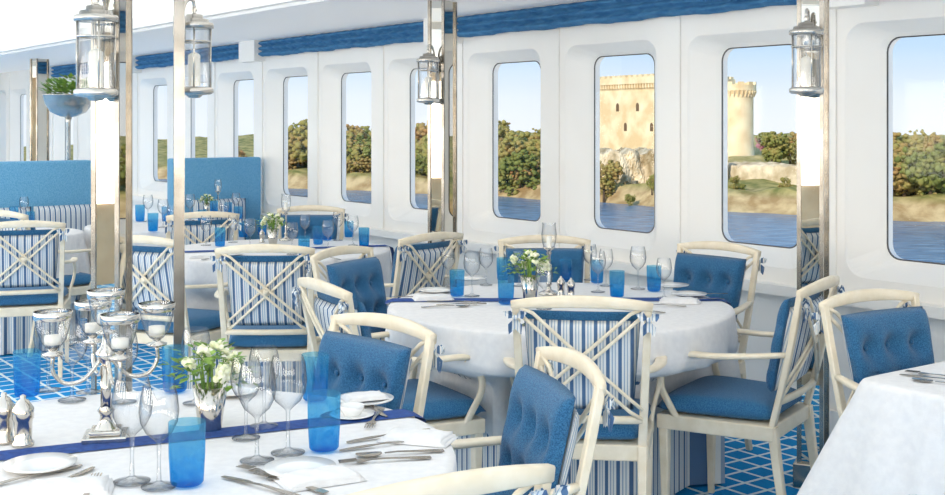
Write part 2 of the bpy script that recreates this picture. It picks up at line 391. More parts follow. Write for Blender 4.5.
# ------------------------------------------------------------------ mirrored columns + lanterns
MD=Vector((-0.4,-0.9165,0)); SD=Vector((0.9165,-0.4,0))
ROTC=math.atan2(-MD.x,MD.y)
def column(a=0.042,b=0.085):
    e=empty('mirrored_column'); h=2.325
    bm=bmesh.new(); box(bm,-a,a,-b,b,0.0,h); mk('mirror_panel',bm,M['mirror'],e,False)
    for sx in (-1,1):
        for sy in (-1,1):
            bm=bmesh.new(); x=a+0.003; y=b+0.003; box(bm,sx*x-0.008,sx*x+0.008,sy*y-0.008,sy*y+0.008,0.0,h); mk('edge_trim',bm,M['chrome'],e,False)
    bm=bmesh.new(); box(bm,-a-0.025,a+0.025,-b-0.028,b+0.028,0,0.1); bevel(bm,0.004,1); mk('column_base',bm,M['chrome'],e,False)
    return tag(e,'slim mirror-clad column with polished chrome edges','column','mirror-clad columns')
def lantern():
    e=empty('wall_lantern')
    bm=bmesh.new(); lathe(bm,[(0,0.19),(0.008,0.188),(0.011,0.18),(0.005,0.172),(0.014,0.166),(0.03,0.164),(0.032,0.15),(0.050,0.148),(0.053,0.136),(0.066,0.134),(0.068,0.128),(0.068,0.116),(0.06,0.114),(0,0.114)],28); mk('lantern_cap',bm,M['nickel'],e)
    bm=bmesh.new(); lathe(bm,[(0.055,0.114),(0.055,-0.095)],28); mk('lantern_glass',bm,M['glass'],e)
    bm=bmesh.new()
    for k in range(4):
        t=math.pi/2*k+0.5; sweep(bm,[(0.058*math.cos(t),0.058*math.sin(t),-0.1),(0.058*math.cos(t),0.058*math.sin(t),0.118)],0.005,0.005,up=(0,1,0.01))
    lathe(bm,[(0.056,0.064),(0.060,0.065),(0.060,0.070),(0.056,0.071)],28)
    mk('lantern_frame',bm,M['nickel'],e)
    bm=bmesh.new(); lathe(bm,[(0,-0.135),(0.02,-0.133),(0.03,-0.124),(0.058,-0.121),(0.068,-0.115),(0.068,-0.102),(0.058,-0.095),(0,-0.092)],28); mk('lantern_base',bm,M['nickel'],e)
    bm=bmesh.new(); lathe(bm,[(0.022,-0.09),(0.022,0.02),(0.01,0.028),(0,0.028)],16); lathe(bm,[(0.002,0.028),(0.002,0.04),(0,0.04)],6); mk('candle',bm,M['candle'],e)
    bm=bmesh.new(); sweep(bm,smoothpts([(0,-0.10,0.10),(0,-0.08,0.17),(0,-0.05,0.21),(0,-0.01,0.215),(0,0,0.19)],4),0.012,0.012,up=(1,0,0)); box(bm,-0.022,0.022,-0.106,-0.098,0.06,0.15); mk('lantern_bracket',bm,M['nickel'],e)
    return tag(e,'silver lantern with glass cylinder and ivory candle on column','lantern','silver column lanterns')
col=column(); lan=lantern()
for i,(x,y) in enumerate(COLS):
    put(col,(x,y,0),ROTC)
    if i<=3:
        p=Vector((x,y,0))+MD*0.20; put(lan,(p.x,p.y,1.735),ROTC)
pa=((112-CX)/F*4.1,4.1); put(col,(pa[0],pa[1],0),ROTC+0.35,(0.9,0.7,1))
lp=((96-CX)/F*3.95,3.95)
put(lan,(lp[0],lp[1],1.71),math.atan2(-(lp[0]-pa[0]),lp[1]-pa[1]),1.05)
def pole():
    e=empty('chrome_pole'); bm=bmesh.new(); box(bm,-0.018,0.018,-0.018,0.018,0,2.325); mk('pole_shaft',bm,M['chrome'],e,False)
    bm=bmesh.new(); box(bm,-0.035,0.035,-0.035,0.035,0,0.03); bevel(bm,0.004,1); mk('pole_base',bm,M['chrome'],e,False)
    return tag(e,'thin square chrome pole carrying a silver lantern','pole')
pb=((179-CX)/F*4.2,4.2); put(pole(),(pb[0],pb[1],0),0.3)
put(lan,(pb[0]+0.03,pb[1]+0.1,1.72),math.atan2(-0.03,0.1),1.0)
# ------------------------------------------------------------------ banquette
bs=s_of(-1.93,10.5)
def banquette(n0,n1,parts):
    e=empty('banquette',W(bs,n0,0)); off=W(bs,n0,0)
    for i in range(parts):
        b=n0+(n1-n0)*i/parts; a=n0+(n1-n0)*(i+1)/parts
        bm=bmesh.new(); box(bm,0.06,0.2,b+0.004,a-0.004,0.06,1.19,fn=lambda p:W(bs+p.x,p.y,p.z)-off); bevel(bm,0.02,3); mk('back_panel',bm,M['banq'],e)
        bm=bmesh.new(); box(bm,-0.5,0.06,b+0.004,a-0.004,0.30,0.46,fn=lambda p:W(bs+p.x,p.y,p.z)-off); bevel(bm,0.03,3); mk('seat_cushion',bm,M['seat'],e)
    bm=bmesh.new(); box(bm,-0.44,0.18,n0+.02,n1-.02,0.0,0.30,fn=lambda p:W(bs+p.x,p.y,p.z)-off); mk('bench_base',bm,M['wood'],e,False)
    return tag(e,'high-backed blue upholstered bench seat','bench','high-backed bench seats')
banquette(1.66,3.24,2); banquette(3.91,4.74,1)
def pillow():
    bm=bmesh.new()
    puff(bm,lambda b:0.24,0.19,0.05,lambda x,b,o:Vector((x,o,0.19+b*0.19)),14,14,edge=0.4,back=0.6)
    o=mk('striped_cushion',bm,M['stripe']); return tag(o,'blue and white striped back cushion on the bench','cushion','striped bench cushions')
pl=pillow()
for n in (1.96,2.48,2.98,4.3):
    p=W(bs-0.03,n,0.46); put(pl,p,math.atan2(-D.x,D.y)+math.pi)
# ------------------------------------------------------------------ chair
def yb(z): return -0.215-(z-0.42)*0.22
def bend(x): return -0.03*(1-(x/0.24)**2)
def chair():
    e=empty('dining_chair')
    for sx in (-1,1):
        bm=bmesh.new(); sweep(bm,[(sx*0.228,0.185,0),(sx*0.228,0.185,0.05),(sx*0.23,0.187,0.34),(sx*0.23,0.187,0.405)],[0.022,0.024,0.036,0.038],[0.022,0.024,0.036,0.038],up=(0,1,0),ch=0.12); mk('leg',bm,M['wood'],e,False)
        bm=bmesh.new(); sweep(bm,smoothpts([(sx*0.2,-0.285,0),(sx*0.2,-0.245,0.18),(sx*0.2,-0.215,0.41)],3),[0.024,0.025,0.026,0.028,0.03,0.032,0.033],[0.025,0.027,0.029,0.03,0.032,0.034,0.035],up=(0,1,0),ch=0.12); mk('leg',bm,M['wood'],e,False)
        bm=bmesh.new(); pts=[(sx*(0.2+0.018*t),yb(0.40+0.5*t)-0.006*math.sin(t*math.pi),0.40+0.5*t) for t in [i/8 for i in range(9)]]
        sweep(bm,pts,[0.030-0.006*i/8 for i in range(9)],0.022,up=(0,1,0),ch=0.14); mk('back_post',bm,M['wood'],e,False)
        bm=bmesh.new()
        pts=smoothpts([(sx*0.214,yb(0.67)+0.005,0.675),(sx*0.246,-0.16,0.665),(sx*0.268,-0.02,0.655),(sx*0.274,0.09,0.655),(sx*0.27,0.165,0.645),(sx*0.268,0.195,0.625)],3)
        nn=len(pts); sweep(bm,pts,[0.024+0.018*math.sin(math.pi*min(1,i/(nn-1)*1.1)) for i in range(nn)],0.018)
        pts=smoothpts([(sx*0.267,0.12,0.645),(sx*0.275,0.175,0.585),(sx*0.267,0.185,0.52),(sx*0.246,0.16,0.45),(sx*0.236,0.13,0.39)],3)
        sweep(bm,pts,0.018,0.026,up=(0,1,0)); mk('armrest',bm,M['wood'],e)
    bm=bmesh.new(); xs=[-0.230+0.460*i/12 for i in range(13)]
    sweep(bm,[(x,yb(0.9)+bend(x)*1.1+0.004,0.893+0.020*(1-(x/0.24)**2)) for x in xs],0.022,[0.028+0.012*(1-(x/0.24)**2) for x in xs],ch=0.15); mk('top_rail',bm,M['wood'],e)
    bm=bmesh.new(); xs=[-0.2+0.4*i/8 for i in range(9)]
    sweep(bm,[(x,yb(0.5)+bend(x)*0.7,0.505) for x in xs],0.02,0.026); mk('lower_rail',bm,M['wood'],e)
    bm=bmesh.new()
    for sg in (-1,1):
        for o in (-0.022,0.022):
            pts=[]
            for i in range(11):
                t=i/10; x=sg*(-0.2+0.4*t); z=0.885-0.365*t+o
                z=min(0.888,max(0.51,z))
                pts.append((x,yb(z)+bend(x)*0.9-0.006*sg,z))
            sweep(bm,pts,0.010,0.012)
    ico(bm,0.017,(0,yb(0.7)-0.03,0.7025),2,0,(1,0.6,1)); mk('lattice_back',bm,M['wood'],e)
    def trap(p): 
        k=(p.y+0.22)/0.43; return Vector((p.x*(0.22+0.033*k),p.y,p.z))
    bm=bmesh.new(); box(bm,-1,1,-0.225,0.212,0.36,0.415,fn=trap); bevel(bm,0.006,2); mk('seat_frame',bm,M['wood'],e,False)
    bm=bmesh.new(); puff(bm,lambda b:0.22+0.03*b,0.21,0.055,lambda x,b,o:Vector((x,b*0.212+0.004,0.44+o)),20,20,edge=0.28,back=0.45); mk('seat_cushion',bm,M['seat'],e)
    z0,z1=0.53,0.872; zm=(z0+z1)/2; hh=(z1-z0)/2
    dm=[(-0.11,-0.35),(0,-0.35),(0.11,-0.35),(-0.11,0.35),(0,0.35),(0.11,0.35)]
    bm=bmesh.new(); puff(bm,lambda b:0.184+0.012*b,hh,0.056,lambda x,b,o:Vector((x,yb(zm+b*hh)+bend(x)+0.055+o,zm+b*hh)),36,36,dimples=dm,edge=0.32,dd=0.8,sig=0.026,back=0.1)
    for x,b in dm:
        z=zm+b*hh; ico(bm,0.009,(x,yb(z)+bend(x)+0.055+0.016,z),2,0,(1,0.6,1))
    mk('back_cushion',bm,M['denim'],e)
    hb=hh-0.017; zb_=zm-0.013
    bm=bmesh.new(); puff(bm,lambda b:0.18+0.012*b,hb,-0.026,lambda x,b,o:Vector((x,yb(zb_+b*hb)+bend(x)+0.045+o,zb_+b*hb)),14,14,edge=0.3,back=0.1); mk('back_lining',bm,M['stripe'],e)
    for sx in (-1,1):
        bm=bmesh.new()
        c=Vector((sx*0.218,yb(0.855)-0.024,0.855))
        for a,r in ((25,0.045),(155,0.045),(-70,0.06),(-110,0.06)):
            t=math.radians(a)
            d=Vector((math.cos(t),0,math.sin(t))); s=Vector((-d.z,0,d.x))
            for sg in (0,1):
                yo=Vector((0,-0.012*sg,0))
                pts=[c,c+d*r*0.5+s*0.014+yo,c+d*r+yo*.3,c+d*r*0.5-s*0.014+yo]
                bm.faces.new([bm.verts.new(p) for p in pts])
        ico(bm,0.010,c+Vector((0,-0.006,0)),1)
        mk('tie_bow',bm,M['stripe'],e,False)
    return tag(e,'cream painted armchair with crossed lattice back and blue cushions','chair','cream dining armchairs')
ch=chair()
def facerot(f): return math.atan2(-f[0],f[1])
FC=Vector((1.11,3.50,0))+N*0.45-D*0.45
TABLES={'A':(-0.74,2.68),'B':(0.357,4.92),'C':(-1.15,7.05),'E':(-2.25,8.75),'G':(-3.1,8.1),'F':(FC.x,FC.y)}
CH=[
 ('A',(-0.275,3.50),(-0.72,-0.69)),('A',(0.225,2.93),None),('A',(-0.068,1.96),(-0.514,0.857)),
 ('B',(0.36,3.96),(0.12,0.99)),('B',(1.26,4.40),(-0.84,0.54)),('B',(1.15,5.66),None),('B',(0.36,6.0),None),('B',(-0.58,5.45),None),('B',(-0.53,4.35),(0.87,0.5)),
 ('C',(-0.97,5.62),(-0.03,1)),('C',(-0.22,6.2),None),('C',(-1.1,8.15),(0,-1)),('C',(-1.66,6.05),(0.4,0.92)),
 ('E',(-1.72,7.65),(-0.4,0.92)),('G',(-2.6,6.95),(-0.3,0.95)),('E',(-3.0,7.75),(0.6,0.8)),
 ('F',(1.345,4.03),(0.5,-0.86)),
]
FRONT=0.235
CHT={}
for t,bp,f in CH:
    c=TABLES[t]
    if f is None: f=(c[0]-bp[0],c[1]-bp[1])
    l=math.hypot(*f); f=(f[0]/l,f[1]/l)
    pos=(bp[0]+f[0]*0.31,bp[1]+f[1]*0.31)
    put(ch,(pos[0],pos[1],0),facerot(f))
    CHT.setdefault(t,[]).append((pos,f))
# ------------------------------------------------------------------ tables
def table(key,R,rot=0.0,square=False,label='',drop=0.30,corner=0.2):
    cx,cy=TABLES[key]; e=empty('dining_table',(cx,cy,0)); e.rotation_euler=(0,0,0)
    chs=CHT.get(key,[])
    def RR(p):
        if not square: return R
        a=p-rot; return R/((abs(math.cos(a))**16+abs(math.sin(a))**16)**(1/16))
    def rlim(p):
        lim=9
        for pos,f in chs:
            fx=pos[0]+f[0]*FRONT-cx; fy=pos[1]+f[1]*FRONT-cy
            d=(math.cos(p)*(-f[0])+math.sin(p)*(-f[1]))
            if d<0.3: continue
            t=(fx*-f[0]+fy*-f[1])/d
            lx=math.cos(p)*t-fx; ly=math.sin(p)*t-fy
            lat=abs(lx*f[1]-ly*f[0])
            k=max(0,(lat-(0.265 if not square else 0.05))/0.06)
            if k<1: 
                k=k*k*(3-2*k); rp=RR(p); lim=min(lim,(t-0.03)*(1-k)+ (rp+0.1)*k if t<rp+0.1 else 9)
        return max(lim,0.2)
    na=288 if not square else 320
    bm=bmesh.new(); nb=72 if not square else 144; pts=[2*math.pi*i/nb for i in range(nb)]
    top=[bm.verts.new(((RR(p)-0.015)*math.cos(p),(RR(p)-0.015)*math.sin(p),0.745)) for p in pts]; bot=[bm.verts.new(((RR(p)-0.015)*math.cos(p),(RR(p)-0.015)*math.sin(p),0.72)) for p in pts]
    bm.faces.new(top); bm.faces.new(bot[::-1]); bridge_=[bm.faces.new((top[i],top[(i+1)%nb],bot[(i+1)%nb],bot[i])) for i in range(nb)]
    mk('table_top',bm,M['woodin'],e,False)
    bm=bmesh.new(); lathe(bm,[(0.0,0.0),(0.22,0.0),(0.22,0.03),(0.05,0.06),(0.045,0.72),(0,0.72)],24); mk('pedestal',bm,M['woodin'],e)
    ph=random.random()*6
    bm=bmesh.new(); rings=[[bm.verts.new((0,0,0.752))]]
    for k in (0.3,0.6,0.85,0.97):
        rings.append([bm.verts.new((RR(p)*k*math.cos(p),RR(p)*k*math.sin(p),0.752)) for p in [2*math.pi*i/na for i in range(na)]])
    for t in [0,0.012,0.03,0.07]+[0.12+0.88*i/12 for i in range(13)]:
        row=[]
        for i in range(na):
            p=2*math.pi*i/na; a=p-rot
            sq=abs(math.sin(2*a)); sq=sq**3 if not square else max(0,(sq-0.75)/0.25)**1.5
            dr=drop+corner*sq
            fold=math.sin((15 if not square else 19)*p+ph+1.3*math.sin(3*p))*0.6+0.4*math.sin(31*p+ph*2)
            zz=0.748-dr*t
            r=RR(p)+0.004*min(1,t*30)+t*(0.006+0.036*fold*min(1,t*3)+(0.018 if not square else 0.15*sq))
            lm=rlim(p)
            if lm<r+0.02:
                k=min(1,max(0,(0.748-zz-0.14)/0.09)); k=k*k*(3-2*k)
                r=r*(1-k)+min(r,lm+0.002*fold)*k
            row.append(bm.verts.new((r*math.cos(p),r*math.sin(p),zz)))
        rings.append(row)
    for a,b in zip(rings[:-1],rings[1:]):
        for i in range(na):
            j=(i+1)%na
            if len(a)==1: bm.faces.new((a[0],b[i],b[j]))
            else: bm.faces.new((a[i],b[i],b[j],a[j]))
    mk('tablecloth',bm,M['cloth'],e)
    bm=bmesh.new(); uvl=bm.loops.layers.uv.new('UVMap'); rings=[]; ns=432
    for t in (0,0.15,0.32,0.5,0.75,1.0):
        row=[]
        for i in range(ns):
            p=2*math.pi*i/ns; r=RR(p)-0.032+t*(0.0+0.014*math.sin(26*p+ph)+0.008*math.sin(41*p))
            lm=rlim(p)-0.028
            if lm<r: k=min(1,t/0.32); r=r*(1-k)+lm*k-0.012*(1-abs(2*k-1))
            row.append(bm.verts.new((r*math.cos(p),r*math.sin(p),0.70-0.69*t)))
        rings.append(row)
    us=round(2*math.pi*R/0.06)
    for a,b in zip(rings[:-1],rings[1:]):
        for i in range(ns):
            j=(i+1)%ns; f=bm.faces.new((a[i],b[i],b[j],a[j]))
            for lp_,u in zip(f.loops,(i,i,i+1,i+1)): lp_[uvl].uv=(u/ns*us,0)
    mk('table_skirt',bm,M['skirtstripe'],e)
    return tag(e,label,'table','dining tables')
table('A',0.70,0.5,label='round table with white cloth, navy runner and silver candelabra')
table('B',0.70,0.35,label='round table with white cloth over blue striped skirt',drop=0.31,corner=0.12)
table('C',0.66,0.2,label='round table with white cloth and small flower vase')
table('E',0.55,0.2,label='round white-clothed table near the bench seat')
table('G',0.45,0.2,label='small round white-clothed table near the bench seat')
table('F',0.45,TH,True,label='square table with white cloth over striped skirt beside blue armchair',drop=0.27,corner=0.08)
TZ=0.7535
def T(x,y,dz=0):
    z=900.0/(y-HY); return ((x-CX)/F*z,z,TZ+dz)
def runner(key,ang,off,w,R,label):
    cx,cy=TABLES[key]; bm=bmesh.new(); d=Vector((math.cos(ang),math.sin(ang),0)); s=Vector((-d.y,d.x,0))
    hl=math.sqrt(R*R-off*off); prof=[]
    for i in range(21): prof.append((-hl+2*hl*i/20,TZ+0.001))
    prof=[(-hl-0.055,0.50),(-hl-0.05,0.6),(-hl-0.042,0.7),(-hl-0.03,0.745)]+prof+[(hl+0.03,0.745),(hl+0.042,0.7),(hl+0.05,0.6),(hl+0.055,0.50)]
    rows=[]
    for t,z in prof:
        rows.append([bm.verts.new(d*t+s*(off+w*(k/4-0.5))+Vector((0,0,z-TZ))) for k in range(5)])
    for a,b in zip(rows[:-1],rows[1:]):
        for k in range(4): bm.faces.new((a[k],b[k],b[k+1],a[k+1]))
    o=mk('table_runner',bm,M['runner']); o.location=(cx,cy,TZ); tag(o,label,'table runner','navy table runners')
runner('A',0.42,0.13,0.085,0.70,'navy blue fabric runner across a white tablecloth')
runner('B',0.02,0.12,0.10,0.70,'navy blue fabric runner across a white tablecloth')
runner('C',0.3,0.0,0.10,0.66,'navy blue fabric runner across a white tablecloth')
# ------------------------------------------------------------------ tableware
def wineglass(s=1.0,name='wine_glass'):
    bm=bmesh.new()
    lathe(bm,[(0,0.001),(0.034,0.001),(0.035,0.003),(0.012,0.007),(0.0045,0.014),(0.0035,0.05),(0.0045,0.088),(0.012,0.096),(0.026,0.108),(0.036,0.128),(0.039,0.15),(0.036,0.178),(0.031,0.2)],32)
    o=mk(name,bm,M['glass']); return tag(o,'clear stemmed wine glass on the white tablecloth','glass','clear wine glasses')
wg=wineglass()
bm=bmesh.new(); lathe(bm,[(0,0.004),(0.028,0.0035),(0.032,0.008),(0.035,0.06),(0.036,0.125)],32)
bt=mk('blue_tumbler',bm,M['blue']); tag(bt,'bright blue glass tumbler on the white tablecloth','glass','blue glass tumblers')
def rr(): return random.uniform(0,6.28)
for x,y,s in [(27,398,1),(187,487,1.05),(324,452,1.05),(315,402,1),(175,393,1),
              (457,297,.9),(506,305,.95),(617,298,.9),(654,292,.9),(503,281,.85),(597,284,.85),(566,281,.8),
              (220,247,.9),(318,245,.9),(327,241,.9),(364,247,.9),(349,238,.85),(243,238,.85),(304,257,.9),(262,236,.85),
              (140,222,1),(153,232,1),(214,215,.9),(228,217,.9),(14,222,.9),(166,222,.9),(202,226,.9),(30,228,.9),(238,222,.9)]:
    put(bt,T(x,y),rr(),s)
for x,y,s in [(72,402,1.05),(132,484,1.08),(159,489,1.04),(257,463,1.08),(288,455,1.1),(264,428,.98),(246,440,.95),(196,405,1),(48,392,1),(124,404,.95),(88,394,.95),
              (472,297,.95),(638,290,.95),(598,293,.9),(590,281,.85),(519,287,.8),(486,286,.85),(544,310,.9),(664,299,.85),(448,287,.85),(606,287,.85),
              (206,246,.9),(353,246,.9),(338,241,.9),(305,242,.85),(233,243,.85),(292,255,.9),(250,250,.9),(328,252,.9),
              (163,228,1),(190,221,1),(148,222,1),(236,216,.9),(24,221,.9),(172,232,.9),(224,226,.9)]:
    put(wg,T(x,y),rr(),s)
def vase():
    e=empty('flower_vase')
    bm=bmesh.new(); lathe(bm,[(0,0),(0.024,0),(0.025,0.006),(0.028,0.03),(0.038,0.095),(0.036,0.095),(0.026,0.03),(0,0.02)],28)
    mk('vase',bm,M['silver'],e)
    bm=bmesh.new()
    for i in range(170):
        a=rr(); el=random.uniform(-0.25,1.4); r=random.uniform(0.04,0.095)
        c=Vector((0,0,0.115))+Vector((math.cos(a)*math.cos(el)*r,math.sin(a)*math.cos(el)*r,math.sin(el)*r*0.75))
        d=Vector((math.cos(a+random.uniform(-1,1)),math.sin(a+random.uniform(-1,1)),random.uniform(-.3,.8))).normalized(); s=d.cross(Vector((0,0,1))).normalized(); l=random.uniform(.015,.035)
        vs=[bm.verts.new(c),bm.verts.new(c+d*l*.5+s*l*.3),bm.verts.new(c+d*l+Vector((0,0,-.004))),bm.verts.new(c+d*l*.5-s*l*.3)]; bm.faces.new(vs)
    for i in range(14):
        a=rr(); r=random.uniform(0.0,0.05); sweep(bm,[(0.01*math.cos(a),0.01*math.sin(a),0.04),(r*math.cos(a),r*math.sin(a),0.15)],0.003,0.003,up=(0,1,0.1))
    o=mk('leaves',bm,M['leaf'],e,False); o['kind']='stuff'
    bm=bmesh.new()
    for i in range(11):
        a=rr(); el=random.uniform(0.0,1.5); r=random.uniform(0.06,0.078)
        c=Vector((0,0,0.12))+Vector((math.cos(a)*math.cos(el)*r,math.sin(a)*math.cos(el)*r,math.sin(el)*r*0.8))
        for k in range(9):
            v=Vector((random.uniform(-1,1),random.uniform(-1,1),random.uniform(-.6,1))).normalized()*0.012
            ico(bm,0.008,c+v,1,0.2)
    o=mk('blossoms',bm,M['petal'],e); o['kind']='stuff'
    return tag(e,'small silver vase of white blossoms and green leaves','vase','silver flower vases')
vs_=vase()
put(vs_,T(210,431),0,1.12); put(vs_,T(530,302),1,1.1); put(vs_,T(273,245),2,1.0); put(vs_,T(207,213),2,.8)
def candlestick():
    e=empty('candlestick')
    bm=bmesh.new(); lathe(bm,[(0,0),(0.045,0),(0.047,0.006),(0.03,0.014),(0.012,0.02),(0.008,0.035),(0.014,0.045),(0.007,0.055),(0.006,0.17),(0.013,0.178),(0.008,0.188),(0.026,0.2),(0.028,0.205),(0,0.205)],24); mk('stem',bm,M['silver'],e)
    bm=bmesh.new(); lathe(bm,[(0.024,0.205),(0.031,0.23),(0.033,0.26),(0.028,0.3),(0.03,0.31)],24); mk('glass_shade',bm,M['glass'],e)
    bm=bmesh.new(); lathe(bm,[(0.011,0.205),(0.011,0.25),(0,0.252)],14); mk('candle',bm,M['candle'],e)
    return tag(e,'silver candlestick with clear glass shade on the table','candlestick','silver candlesticks')
cd=candlestick()
put(cd,T(549,295),0,1.0); put(cd,T(286,241),0,.95); put(cd,T(218,214),0,.9); put(cd,T(126,216),0,.9)
def candelabra():
    e=empty('candelabra')
    bm=bmesh.new(); box(bm,-0.045,0.045,-0.045,0.045,0,0.012); box(bm,-0.032,0.032,-0.032,0.032,0.012,0.022); bevel(bm,0.003,2); mk('base',bm,M['silver'],e,False)
    bm=bmesh.new(); lathe(bm,[(0.024,0.02),(0.014,0.035),(0.012,0.05),(0.018,0.06),(0.01,0.07),(0.009,0.158),(0.018,0.168),(0.022,0.181),(0.012,0.193),(0.008,0.203),(0.007,0.218),(0,0.218)],20)
    box(bm,-0.01,0.01,-0.01,0.01,0.05,0.155); mk('stem',bm,M['silver'],e)
    cups=[(0,0,0.218)]
    R4=0.108
    for k in range(4):
        a=math.pi/2*k+0.35; c,s=math.cos(a),math.sin(a)
        bm=bmesh.new(); sweep(bm,smoothpts([(0.01*c,0.01*s,0.17),(0.045*c,0.045*s,0.13),(0.085*c,0.085*s,0.126),(R4*c,R4*s,0.152),(R4*c,R4*s,0.182)],5),0.008,0.008,up=(-s,c,0)); mk('arm',bm,M['silver'],e)
        cups.append((R4*c,R4*s,0.182))
    for c in cups:
        bm=bmesh.new(); lathe(bm,[(0,0),(0.006,0.0),(0.02,0.004),(0.022,0.008),(0.008,0.012),(0.010,0.018),(0,0.018)],18,c); mk('cup_holder',bm,M['silver'],e)
        bm=bmesh.new(); lathe(bm,[(0,0.019),(0.014,0.02),(0.026,0.036),(0.034,0.064),(0.038,0.094)],24,c); mk('glass_cup',bm,M['glass'],e)
        bm=bmesh.new(); lathe(bm,[(0.0368,0.078),(0.0385,0.079),(0.0395,0.094),(0.0382,0.095)],24,c); mk('cup_band',bm,M['silver'],e)
        bm=bmesh.new(); lathe(bm,[(0,0.026),(0.017,0.027),(0.017,0.045),(0,0.046)],14,c); mk('tealight',bm,M['candle'],e)
    return tag(e,'silver five-armed candelabra with glass candle cups','candelabra')
put(candelabra(),T(106,440),0.2,1.12)
bm=bmesh.new(); lathe(bm,[(0,0),(0.021,0),(0.022,0.006),(0.017,0.012),(0.018,0.05),(0.021,0.055),(0.021,0.075),(0.014,0.085),(0.012,0.09),(0.005,0.094),(0.006,0.1),(0,0.103)],22)
sh=mk('pepper_mill',bm,M['silver']); tag(sh,'small polished silver salt or pepper mill','pepper mill','silver salt and pepper mills')
for x,y,s in [(23,447,1.15),(4,444,1.15),(561,297,.85),(571,299,.85),(262,243,.8)]: put(sh,T(x,y),0,s)
bm=bmesh.new(); lathe(bm,[(0,0.003),(0.045,0.002),(0.05,0.004),(0.075,0.010),(0.077,0.013),(0.05,0.0075),(0,0.006)],36)
pt=mk('side_plate',bm,M['china']); tag(pt,'round white china side plate on the tablecloth','plate','white side plates')
for x,y in [(365,404),(300,474),(40,470),(436,293),(689,297),(672,288),(232,395),(560,318),(230,256),(340,252),(470,281)]: put(pt,T(x,y,0.0005),0,1.0)
bm=bmesh.new(); lathe(bm,[(0,0.002),(0.03,0.001),(0.04,0.003),(0.055,0.006),(0.057,0.008),(0.038,0.005),(0,0.004)],30); lathe(bm,[(0.02,0.004),(0.03,0.02),(0.032,0.03),(0.03,0.03),(0.02,0.008)],24)
dish=mk('butter_dish',bm,M['china']); tag(dish,'small white butter dish on the tablecloth','dish')
put(dish,T(352,418),0)
def napkin():
    bm=bmesh.new(); n=14; g=[]
    for lay in range(3):
        g=[]
        for j in range(n+1):
            row=[]
            for i in range(n+1):
                u=-1+2*i/n; v=-1+2*j/n
                x=0.085*u*(1-0.08*lay); y=0.05*v*(1-0.06*lay)
                z=0.002+0.006*lay+0.006*(1-abs(v)**3)*(1-abs(u)**4)+0.0015*math.sin(8*u+3*v+lay)
                row.append(bm.verts.new((x,y,z)))
            g.append(row)
        for j in range(n):
            for i in range(n): bm.faces.new((g[j][i],g[j][i+1],g[j+1][i+1],g[j+1][i]))
        rim=[g[0][i] for i in range(n+1)]+[g[j][n] for j in range(1,n+1)]+[g[n][i] for i in range(n-1,-1,-1)]+[g[j][0] for j in range(n-1,0,-1)]
        lo=[bm.verts.new((v.co.x,v.co.y,0.0)) for v in rim]; m=len(rim)
        for i in range(m): bm.faces.new((rim[i],rim[(i+1)%m],lo[(i+1)%m],lo[i]))
    o=mk('folded_napkin',bm,M['cloth']); return tag(o,'folded white linen napkin beside cutlery','napkin','white linen napkins')
nk=napkin()
for x,y,r in [(320,482,0.5),(418,441,-0.3),(70,492,0.2),(433,300,.2),(680,303,-.2),(205,258,.2),(560,327,0)]: put(nk,T(x,y),r)
put(nk,T(365,404,0.012),0.4,0.7)
def flat(bm,outline,z0=0.0,th=0.002,zf=None):
    vt=[bm.verts.new((x,y,(zf(y) if zf else z0)+th)) for x,y in outline]; vb=[bm.verts.new((x,y,(zf(y) if zf else z0))) for x,y in outline]
    bm.faces.new(vt); bm.faces.new(vb[::-1]); m=len(vt)
    for i in range(m): bm.faces.new((vt[i],vb[i],vb[(i+1)%m],vt[(i+1)%m]))
def cut(kind):
    bm=bmesh.new(); hz=lambda y:0.001+0.004*max(0,1-abs(y)/0.1)
    ys=[-0.105,-0.09,-0.05,0.0,0.03]; ws=[0.008,0.0095,0.006,0.0035,0.003]
    for y,w,y2,w2 in zip(ys[:-1],ws[:-1],ys[1:],ws[1:]):
        flat(bm,[(-w,y),(w,y),(w2,y2),(-w2,y2)],zf=hz)
    if kind=='fork':
        flat(bm,[(-0.003,0.03),(0.003,0.03),(0.011,0.05),(0.011,0.06),(-0.011,0.06),(-0.011,0.05)],zf=hz)
        for k in range(4):
            x=-0.0095+k*0.0063; flat(bm,[(x-0.0015,0.06),(x+0.0015,0.06),(x+0.001,0.1),(x-0.001,0.1)],zf=lambda y:hz(y)+0.003)
    elif kind=='knife':
        flat(bm,[(-0.003,0.03),(0.004,0.03),(0.009,0.05),(0.009,0.10),(0.004,0.118),(-0.004,0.12),(-0.005,0.05)],zf=hz)
    else:
        flat(bm,[(0.018*math.cos(t)*(1),0.066+0.03*math.sin(t)) for t in [2*math.pi*i/20 for i in range(20)]],zf=lambda y:0.002+3*(y-0.066)**2)
    o=mk('table_'+kind if kind!='spoon' else 'table_spoon',bm,M['chrome'],smooth=False); return tag(o,'polished silver %s laid on the tablecloth'%kind,kind,'silver %s set'%kind)
fk,kn,spn=cut('fork'),cut('knife'),cut('spoon')
def towards(t,x,y): 
    c=TABLES[t]; p=T(x,y); return math.atan2(-(c[0]-p[0]),c[1]-p[1])
for o,x,y,dr in [(kn,392,438,0.25),(kn,388,447,0.3),(spn,398,456,0.2),(fk,384,463,0.3),(fk,272,478,-0.2),(fk,290,486,-0.15),(kn,262,490,0),(fk,375,421,0.9),(fk,90,492,0.3),(kn,60,486,0.2),(kn,30,480,0.1),(spn,340,412,0.4),(kn,372,409,1.2)]:
    put(o,T(x,y,0.001),towards('A',x,y)+dr)
for o,x,y in [(kn,452,303),(fk,462,306),(fk,415,299),(spn,447,308),(kn,700,301),(fk,660,307),(spn,706,296),(fk,590,324),(fk,530,323),(kn,598,322),(kn,640,312)]:
    put(o,T(x,y,0.001),towards('B',x,y))
